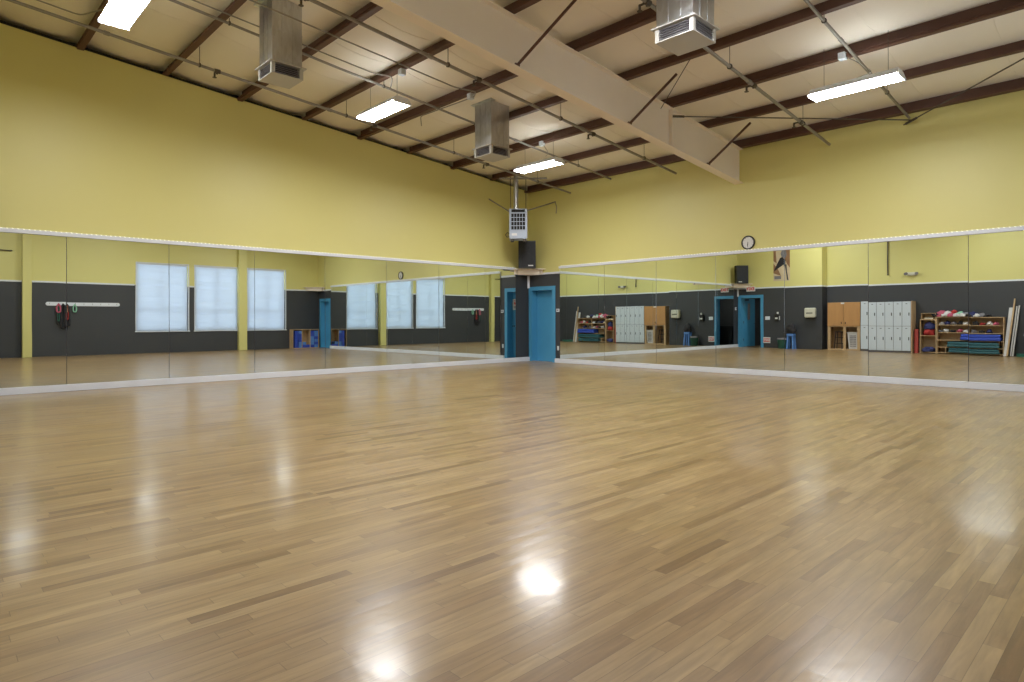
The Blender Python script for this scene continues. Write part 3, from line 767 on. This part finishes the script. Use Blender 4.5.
# waste bin
t = thing('waste_bin','dark green waste bin below the soap dispenser','bin',(1.98,-L1+.24,0))
MB().cyl((0,0,.0),(0,0,.36),.14,.175,n=24).build('body',M['dgreen'],t)
MB().cyl((0,0,.36),(0,0,.42),.19,.17,n=24).build('lid',M['gcloth'],t)
# blue stool + bag
t = thing('step_stool','small blue plastic stool under a black bag','stool',(2.30,-L1+.22,0))
MB().box((-.135,-.12,.50),(.135,.12,.60),bev=.015).build('seat',M['blue2'],t)
for sx in (-1,1):
    for sy in (-1,1):
        mb = MB(); mb.prism([(-.03,-.03),(.03,-.03),(.03,.03),(-.03,.03)], lambda u,v,q,sx=sx,sy=sy:(u+sx*(.09+.03*(1-q/.5)), v+sy*(.08+.03*(1-q/.5)), q), 0, .5)
        mb.build('leg',M['blue2'],t)

def blob(name, c, r, m, seed, lump=.26, sub=3):
    """lumpy cloth bundle"""
    import bmesh
    from mathutils import noise
    bm = bmesh.new(); bmesh.ops.create_icosphere(bm, subdivisions=sub, radius=1)
    for v in bm.verts:
        p = v.co.copy(); k = 1 + lump*2.2*noise.noise(p*1.6+Vector((seed*3.1,seed,0))) + lump*noise.noise(p*4.5+Vector((0,seed*1.7,5)))
        q = p*k; v.co = Vector((q.x*r[0], q.y*r[1], q.z*r[2]))
        if v.co.z < -r[2]*.55: v.co.z = -r[2]*.55
    zmin = min(v.co.z for v in bm.verts)
    for v in bm.verts: v.co.z -= zmin
    for f in bm.faces: f.smooth = True
    me = bpy.data.meshes.new(name); bm.to_mesh(me); bm.free(); me.materials.append(m)
    o = bpy.data.objects.new(name, me); COL.objects.link(o); o.location = c
    return o
t = thing('duffel_bag','black duffel bag slumped on the blue stool','bag',(2.30,-L1+.22,.602))
b_ = blob('bag_body',(0,0,0),(.18,.13,.25),M['bcloth'],4,.12); b_.parent = t
MB().tube([(-.08,0,.24),(-.06,0,.33),(0,0,.37),(.06,0,.33),(.08,0,.24)],.012,6).build('handle',M['bcloth'],t)

# poster (generic dancer-like study in browns)
t = thing('poster','brown and cream dance poster high above the soap dispenser','poster',(1.86,-L1,3.32),PI)
MB().box((-.31,-.012,-.62),(.31,-.001,.62)).build('sheet',M['tan'],t)
pf = lambda u,v,q:(u,q,v)
MB().prism([(-.31,.62),(-.31,-.1),(-.2,.05),(-.1,.3),(-.12,.62)],pf,-.0135,-.012).prism([(.0,-.42),(.31,-.3),(.31,.1),(.12,-.15)],pf,-.0135,-.012).prism([(.18,.1),(.31,.2),(.31,.62),(.22,.62)],pf,-.0135,-.012).build('brown_ground',M['brown'],t)
MB().prism([(.28,-.22),(.26,-.12),(.04,.30),(-.06,.34),(-.14,.22),(-.13,.06),(-.05,.0)],pf,-.015,-.0135).build('dark_skirt',M['bcloth'],t)
MB().prism([(-.10,.06),(-.16,-.3),(-.20,-.58),(-.26,-.6),(-.20,-.25),(-.18,.04)],pf,-.0165,-.015).build('leg_shape',M['char'],t)
MB().prism([(-.02,.34),(-.13,.3),(-.2,.42),(-.16,.6),(-.04,.62),(.02,.48)],pf,-.0165,-.015).build('torso_shape',M['gcloth'],t)
MB().box((.0,-.0145,-.55),(.27,-.013,-.42)).build('caption_band',M['gcloth'],t)

# ------------------------------------------------------------------ south wall furniture (fronts face +y)
YF = -12.6
# oak cupboard
t = thing('wooden_cabinet','oak cabinet with two doors over open bays, beside the lockers','cabinet',(4.16,-L2+.01,0),PI)
w, d, h = .565, .48, 1.80
mb = MB().box((-w,-d,0),(-w+.02,0,h)).box((w-.02,-d,0),(w,0,h)).box((-w+.02,-d,h-.02),(w-.02,0,h)).box((-w+.02,-.01,0),(w-.02,0,h-.02)).box((-w+.02,-d,.88),(w-.02,-.01,.92)).box((-w+.02,-d,0),(w-.02,-.01,.05)).box((-.02,-d,.05),(.02,-.01,.88)).box((-w+.02,-d+.005,.05),(-w+.10,-d+.025,.88)).box((w-.10,-d+.005,.05),(w-.02,-d+.025,.88)).box((-.07,-d+.005,.05),(-.02,-d+.025,.88))
mb.build('carcass', M['ply'], t)
for s_ in (-1,1):
    dr = MB().box((s_*.004,-d-.02,.92),(s_*w,-d,h-.01),bev=.003).build('door', M['oak'], t)
    MB().box((s_*.07-.012,-d-.04,1.0),(s_*.07+.012,-d-.02,1.07),bev=.003).build('handle', M['black'], dr)
MB().box((-.03,-d-.022,h-.06),(.09,-d-.02,h-.01)).build('paper_note', M['paper'], t)
def stool(x, y, lab):
    t = thing('dark_stool', lab, 'stool', (x,y,.05))
    MB().cyl((0,0,.62),(0,0,.65),.14,n=20).build('seat', M['bcloth'], t)
    for sx in (-1,1):
        for sy in (-1,1): MB().cyl((sx*.14,sy*.14,0),(sx*.09,sy*.09,.62),.016,n=8).build('leg', M['bcloth'], t)
    mb = MB()
    for z in (.2,.42):
        k = .14-.05*z/.62
        for s_ in (-1,1): mb.cyl((-k,s_*k,z),(k,s_*k,z),.01,n=6).cyl((s_*k,-k,z),(s_*k,k,z),.01,n=6)
    mb.build('rung', M['bcloth'], t)
stool(3.93,-L2+.26,'dark wooden stool stored in the oak cabinet bay')
t = thing('laundry_basket','tall white plastic laundry basket in the oak cabinet bay','basket',(4.46,-L2+.26,.05))
mb = MB(); vs=[]
mb.prism([(-.15,-.15),(.15,-.15),(.15,.15),(-.15,.15)], lambda u,v,q:(u*(1+.25*q/.62),v*(1+.2*q/.62),q), 0, .62)
mb.box((-.205,-.195,.6),(.205,.195,.63))
mb.build('body', M['wcloth'], t)
mb = MB()
for i in range(5):
    for j in range(7): mb.box((-.10+.045*i,.150+.0045*j+.004,.08+.066*j),(-.075+.045*i,.158+.0045*j+.006,.12+.066*j))
mb.build('slot_rows', M['gcloth'], t)

# lockers
LX = [4.745+.272*k for k in range(6)]
def make_locker():
    t = thing('locker', 'x', 'locker', (0,0,0), PI, 'pale grey two-tier lockers')
    w = .136; d = .48
    MB().box((-w,-d+.02,.0),(w,0,.06)).box((-w,-d,.06),(w,0,1.82)).build('body', M['gcloth'], t)
    for z0, z1 in ((.07,.94),(.95,1.815)):
        dr = MB().box((-w+.006,-d-.02,z0),(w-.006,-d,z1),bev=.004).build('door', M['locker'], t)
        MB().box((-.1+.01,-d-.032,(z0+z1)/2-.06),(-.1+.035,-d-.02,(z0+z1)/2+.05),bev=.003).build('handle', M['black'], dr)
        MB().box((-.03,-d-.022,z1-.09),(.03,-d-.02,z1-.065)).build('number_plate', M['gcloth'], dr)
    return t
first = make_locker()
for k, x in enumerate(LX):
    o = first if k == 0 else copy_tree(first)
    o.location = (x+.136, -L2+.01, 0)
    o['label'] = f'pale grey two-door locker, {ords[k]} from the oak cabinet' if k < 5 else 'pale grey two-door locker nearest the coral roll'
tag(MB().box((LX[-1]+.274,-L2,0),(LX[-1]+.30,-L2+.49,1.83)).build('side_board', M['ply']), 'plain plywood board closing the end of the locker row', 'board')
# coral roll
t = thing('foam_roll','coral rolled foam mat standing between lockers and shelves','rolled mat',(6.50,-L2+.32,0))
mb = MB().cyl((0,0,0),(0,0,.84),.065,n=20); mb.build('roll',M['coral'],t)
pts=[( (.01+.045*k/40)*math.cos(k*.5), (.01+.045*k/40)*math.sin(k*.5), .842) for k in range(41)]
MB().tube(pts,.0025,4).build('spiral_edge',M['rcloth'],t)

# bookcases
def shelves(name, x0, x1, h, zs, lab, div=(), d=.38):
    t = thing(name, lab, 'bookcase', ((x0+x1)/2,-L2+.01,0))
    w = (x1-x0)/2
    mb = MB().box((-w,0,0),(-w+.02,d,h)).box((w-.02,0,0),(w,d,h)).box((-w,0,h),(w,d+.01,h+.025)).box((-w+.02,.0,0),(w-.02,.008,h))
    for (dx,z0,z1) in div: mb.box((dx-.01,.008,z0),(dx+.01,d,z1))
    mb.build('carcass', M['ply'], t)
    for z in zs: MB().box((-w+.02,.008,z),(w-.02,d-.005,z+.022)).build('shelf', M['ply'], t)
    return t
shelves('bookcase', 6.62, 7.10, 1.16, (.03,.60), 'narrow plywood bookcase beside the coral roll')
shelves('bookcase', 7.11, 8.97, 1.25, (.03,.22,.46,.72,.98), 'wide plywood bookcase holding blue and teal mats', ((-.02,.742,.98),(-.02,1.002,1.25),(.93-.13,.05,.46),(-.93+.26,.05,.22)))
t = thing('storage_cubby','small open plywood box standing on the narrow bookcase','box',(6.86,-L2+.03,1.186))
MB().box((-.22,0,0),(-.205,.3,.22)).box((.205,0,0),(.22,.3,.22)).box((-.205,0,.205),(.205,.3,.22)).box((-.205,0,0),(.205,.3,.015)).box((-.205,0,.015),(.205,.01,.205)).build('shell',M['ply'],t)
tag(MB().box((6.74,-L2+.06,1.202),(7.0,-L2+.30,1.24),bev=.005).build('paper_stack',M['beige']),'low stack of paper inside the small plywood box','paper')

YS = -L2+.22
cloth = [ # x, y offset, z, r, material, label
 (7.06,0,1.275,(.10,.13,.07),'bcloth','black bundle on the wide bookcase top nearest the small box'),
 (7.24,0,1.275,(.13,.14,.11),'pink','large pink cloth bundle heaped on the wide bookcase top'),
 (7.42,.04,1.275,(.11,.12,.09),'wcloth','white bundle among pink cloth on the wide bookcase top'),
 (7.56,-.02,1.275,(.11,.13,.11),'rcloth','red cloth bundle on the middle of the wide bookcase top'),
 (7.74,0,1.275,(.12,.12,.08),'mcloth','mint green bundle on the wide bookcase top'),
 (7.92,.03,1.275,(.10,.12,.07),'gcloth','grey bundle on the wide bookcase top beside the mint one'),
 (8.13,0,1.275,(.12,.13,.09),'navy','navy bundle on the wide bookcase top'),
 (8.34,0,1.275,(.13,.12,.06),'gcloth','flat grey bundle on the wide bookcase top near the far end'),
 (8.52,.03,1.275,(.09,.12,.05),'bcloth','small black bundle at the far end of the wide bookcase top'),
 (6.86,.02,.623,(.17,.16,.17),'rcloth','red clothes pile on the middle shelf of the narrow bookcase'),
 (6.88,.02,.83,(.19,.15,.14),'navy','navy clothes heaped over the red pile in the narrow bookcase'),
 (6.86,.05,.053,(.20,.16,.11),'navy','dark blue clothes on the floor shelf of the narrow bookcase'),
]
sh = [(7.24,'wcloth','white'),(7.40,'navy','navy'),(7.58,'gcloth','grey'),(7.76,'bcloth','black'),(7.93,'wcloth','white'),(8.20,'bcloth','black'),(8.38,'rcloth','dark red'),(8.58,'wcloth','white'),(8.74,'pink','pink')]
for i,(x,m_,cn) in enumerate(sh):
    cloth.append((x, .02*(i%3), 1.002, (.085,.12,.06+.02*(i%2)), m_, f'{cn} shoe bag on the upper shelf, {(ords+["ninth"])[i]} from the narrow bookcase'))
sh = [(7.22,'gcloth','grey'),(7.37,'wcloth','white'),(7.55,'bcloth','black'),(7.74,'pink','pink'),(7.92,'wcloth','pale'),(8.16,'gcloth','grey'),(8.36,'bcloth','black'),(8.56,'navy','navy')]
for i,(x,m_,cn) in enumerate(sh):
    cloth.append((x, .02*(i%3), .742, (.08,.12,.055+.02*(i%2)), m_, f'{cn} shoe bag on the shelf above the blue mats, {ords[i]} from the narrow bookcase'))
for i,(x,m_,cn) in enumerate(((7.33,'wcloth','small white'),(7.50,'pink','small pink'),(7.66,'wcloth','small pale'),(7.84,'wcloth','round white'),(8.02,'bcloth','small dark'),(8.24,'wcloth','small cream'))):
    cloth.append((x,.17,1.275,(.075,.06,.055),m_,f'{cn} shoe at the wide bookcase top edge, {ords[i]} from the box'))
for i,(x,dy,z,r,m_,lab) in enumerate(cloth):
    if z > 1.2: r = (r[0]*1.12,r[1],r[2]*1.25)
    o = blob('cloth_bundle',(x,YS+dy,z),r,M[m_],i+1); tag(o,lab,'clothing','clothes and shoe bags on the bookcases')

def foldmat(x0,x1,z0,z1,m_,lab,y1=.44):
    t = thing('folded_mat',lab,'gym mat',((x0+x1)/2,-L2+.05,z0))
    w=(x1-x0)/2; h=z1-z0; n=2
    for k in range(n): MB().box((-w+.01*k,.0,h*k/n+.001),(w-.012*k,y1-.02*k,h*(k+1)/n-.002),bev=.02).build('panel',M[m_],t)
foldmat(7.80,8.90,.484,.69,'blue','bright blue folded mat on the wide bookcase')
foldmat(7.42,8.86,.244,.42,'tealmat','upper teal folded mat in the wide bookcase')
foldmat(7.46,8.86,.054,.21,'tealmat','lower teal folded mat at the foot of the wide bookcase')

# leaning boards and poles
def lean(name,m_,x,xt,h,r,lab,flat=False,dy=.42):
    y0,y1 = -L2+dy,-L2+.03+r
    b0,b1 = Vector((x,y0,r*.5)),Vector((xt,y1,h))
    if flat:
        mb = MB().prism([(-.06,-r),(.06,-r),(.06,r),(-.06,r)],lambda u,v,q:(b0+(b1-b0)*q)+Vector((u,v,0)),0,1)
    else: mb = MB().cyl(b0,b1,r,n=12)
    tag(mb.build(name,M[m_]),lab,'pole' if not flat else 'board')
lean('leaning_board','wcloth',9.03,9.11,1.58,.012,'wide white board leaning beside the bookcase',True,.46)
lean('wooden_pole','ply',9.07,9.20,1.86,.026,'tall pale wooden pole leaning on the grey wall',dy=.52)
lean('white_pole','wcloth',9.14,9.25,1.62,.022,'white pole leaning just behind the tall wooden pole',dy=.40)
lean('white_pole','wcloth',9.20,9.31,1.64,.022,'outermost white pole leaning farthest from the bookcase',dy=.44)
pts=[]
for k in range(260):
    a=k*.33; rr=.16+.10*math.sin(k*.21); pts.append((9.66+rr*1.5*math.cos(a), -L2+.35+rr*.8*math.sin(a), .012+.10*(k/260)*abs(math.sin(k*.37))))
tag(MB().tube(pts,.011,6).build('exercise_rope',M['green']),'loose green rope coiled on the floor by the leaning poles','rope')

# emergency light
t = thing('emergency_light','twin-head emergency light high above the bookcases','emergency light',(6.29,-L2,2.80),PI)
MB().box((-.14,-.08,-.06),(.14,0,.06),bev=.012).build('battery_box',M['beige'],t)
for s_ in (-1,1): MB().cyl((s_*.16,-.05,.02),(s_*.17,-.15,.0),.045,.055,n=16).build('lamp_head',M['gcloth'],t)
# vertical drop pipe
tag(MB().cyl((5.53,-L2+.04,2.80),(5.53,-L2+.04,roof(L2)+.1),.022,n=10).cyl((5.53,-L2+.04,2.78),(5.53,-L2+.04,2.82),.03,n=10).build('drop_pipe',M['sprinkle']),'dark vertical pipe ending above the lockers','pipe')
tag(MB().cyl((W-.05,-10.42,3.41),(W-.05,AY+.02,3.41),.018,n=10).cyl((W-.05,-10.42,3.41),(W,-10.42,3.41),.018,n=10).build('wall_pipe',M['sprinkle']),'short dark horizontal pipe high beside the outer pillar','pipe')

# ------------------------------------------------------------------ east wall: hook rail, foam blocks
t = thing('hook_rail','long white board with hooks on the grey wall beside the windows','coat rack',(W,-8.49,1.74),-PI/2)
n = 10; poly=[]
for k in range(n+1): a=-PI/2+PI*k/n; poly.append((1.0+.06*math.cos(a),.06*math.sin(a)))
for k in range(n+1): a=PI/2+PI*k/n; poly.append((-1.0+.06*math.cos(a),.06*math.sin(a)))
MB().prism(poly,lambda u,v,q:(u,q,v),.0,.025).xform(Matrix.Translation((0,-.026,0))).build('board',M['white'],t)
for k in range(9):
    u=-.96+.24*k
    MB().cyl((u,-.025,0),(u,-.075,.0),.007,n=6).cyl((u,-.075,0),(u,-.075,.03),.007,n=6).build('hook',M['steel'],t)
# rail u=-1 is at y=-9.5 ; local x -> world y
def hang(u, parts, lab, name='resistance_band'):
    t = thing(name,lab,'exercise band',(W-.065,-8.49+u,1.73),PI/2)
    for (nm,m_,w,l,r) in parts:
        pts=[]
        for k in range(15):
            a=PI*k/14; 
        pts=[(-w/2,0,-l),( -w/2,0,-l*.5),(-w*.3,0,-.05),(0,0,.012),(w*.3,0,-.05),(w/2,0,-l*.5),(w/2,0,-l),(w*.25,0,-l-.05),(-w*.25,0,-l-.05),(-w/2,0,-l)]
        MB().tube(pts,r,6).build(nm,M[m_],t)
hang(-.72,[('pink_loop','pink',.10,.22,.03),('green_loop','green',.05,.50,.012),('black_loop','bcloth',.09,.62,.02)],'pink, green and black exercise bands hung near the rail end')
hang(-.48,[('red_loop','rcloth',.08,.45,.022),('black_loop','bcloth',.13,.68,.03),('tan_strap','ply',.04,.2,.015)],'red and black exercise bands hung in the thickest bunch')
hang(-.26,[('green_loop','mcloth',.09,.20,.022)],'short mint green band hung alone on the hook rail')
hang(-.60,[('black_loop','bcloth',.10,.75,.028)],'long black band between the pink and the red ones')
t = thing('block_cubby','low plywood cubby full of blue foam blocks by the teal door','shelf',(W-.002,-.70,0),-PI/2)
w=.58; d=.32; h=.80
mb=MB().box((-w,-d,0),(-w+.02,-.001,h)).box((w-.02,-d,0),(w,-.001,h)).box((-w+.02,-d,h-.02),(w-.02,-.001,h)).box((-w+.02,-d,0),(w-.02,-.001,.02)).box((-w+.02,-.01,.02),(w-.02,-.001,h-.02)).box((-.19,-d,.02),(-.17,-.01,h-.02)).box((.17,-d,.02),(.19,-.01,h-.02))
mb.build('carcass',M['ply'],t)
blk={}
for key,m_ in (('blue','blue'),('light blue','blue2')):
    blk[key]=MB().box((-.15,-.085,0),(.15,.085,.118),bev=.008).build('foam_block',M[m_]).data
for o in [o for o in bpy.data.objects if o.name.startswith('foam_block')]: bpy.data.objects.remove(o)
rb = random.Random(5)
for col,(y,n) in enumerate(((-1.155+.07,6),(-.975,6),(-.78,2),(-.62,1),(-.42,6),(-.24,6))):
    for k in range(n):
        key = 'light blue' if rb.random()<(.5 if col<2 else .3) else 'blue'
        o = bpy.data.objects.new('foam_block', blk[key]); COL.objects.link(o)
        o.location=(W-.165,y,.0205+.1185*k)
        place = ['outer stack nearest the windows','second stack from the windows','low middle pile','single block beside the middle pile','fifth stack, nearer the teal door','innermost stack at the teal door'][col]
        lev = ['bottom','second','third','fourth','fifth','top'][k] if n>2 else ['bottom','top'][k]
        tag(o, f'{key} foam yoga block, {lev} of the {place}' if n>1 else f'{key} foam yoga block lying singly in the middle bay', 'yoga block', 'foam blocks in the low cubby')

# ------------------------------------------------------------------ world, camera, colour
wd = bpy.data.worlds.new('world'); S.world = wd; wd.use_nodes = True
bg = wd.node_tree.nodes['Background']; bg.inputs[0].default_value = (.6,.7,.85,1); bg.inputs[1].default_value = .3

cam = bpy.data.cameras.new('camera'); co = bpy.data.objects.new('camera', cam); COL.objects.link(co); S.camera = co
cam.sensor_width = 36; cam.lens = 628/1024*36; cam.shift_y = -(341-320.4)/1024; cam.clip_start = .02
th = math.radians(46.29)
fwd = Vector((-math.sin(th), math.cos(th), 0)); right = Vector((math.cos(th), math.sin(th), 0)); up = Vector((0,0,1))
rl = math.radians(.149)
r2 = right*math.cos(rl) - up*math.sin(rl); u2 = up*math.cos(rl) + right*math.sin(rl)
Mx = Matrix((r2, u2, -fwd)).transposed().to_4x4(); Mx.translation = Vector((12.61,-12.71,1.15))
co.matrix_world = Mx

v = S.view_settings; v.view_transform = 'Standard'; v.look = 'None'; v.gamma = 1; v.exposure = 0.0; v.use_curve_mapping = False
cy = S.cycles
cy.max_bounces = 14; cy.glossy_bounces = 10; cy.diffuse_bounces = 6; cy.transmission_bounces = 4
cy.use_denoising = True; cy.sample_clamp_indirect = 12; cy.caustics_reflective = True
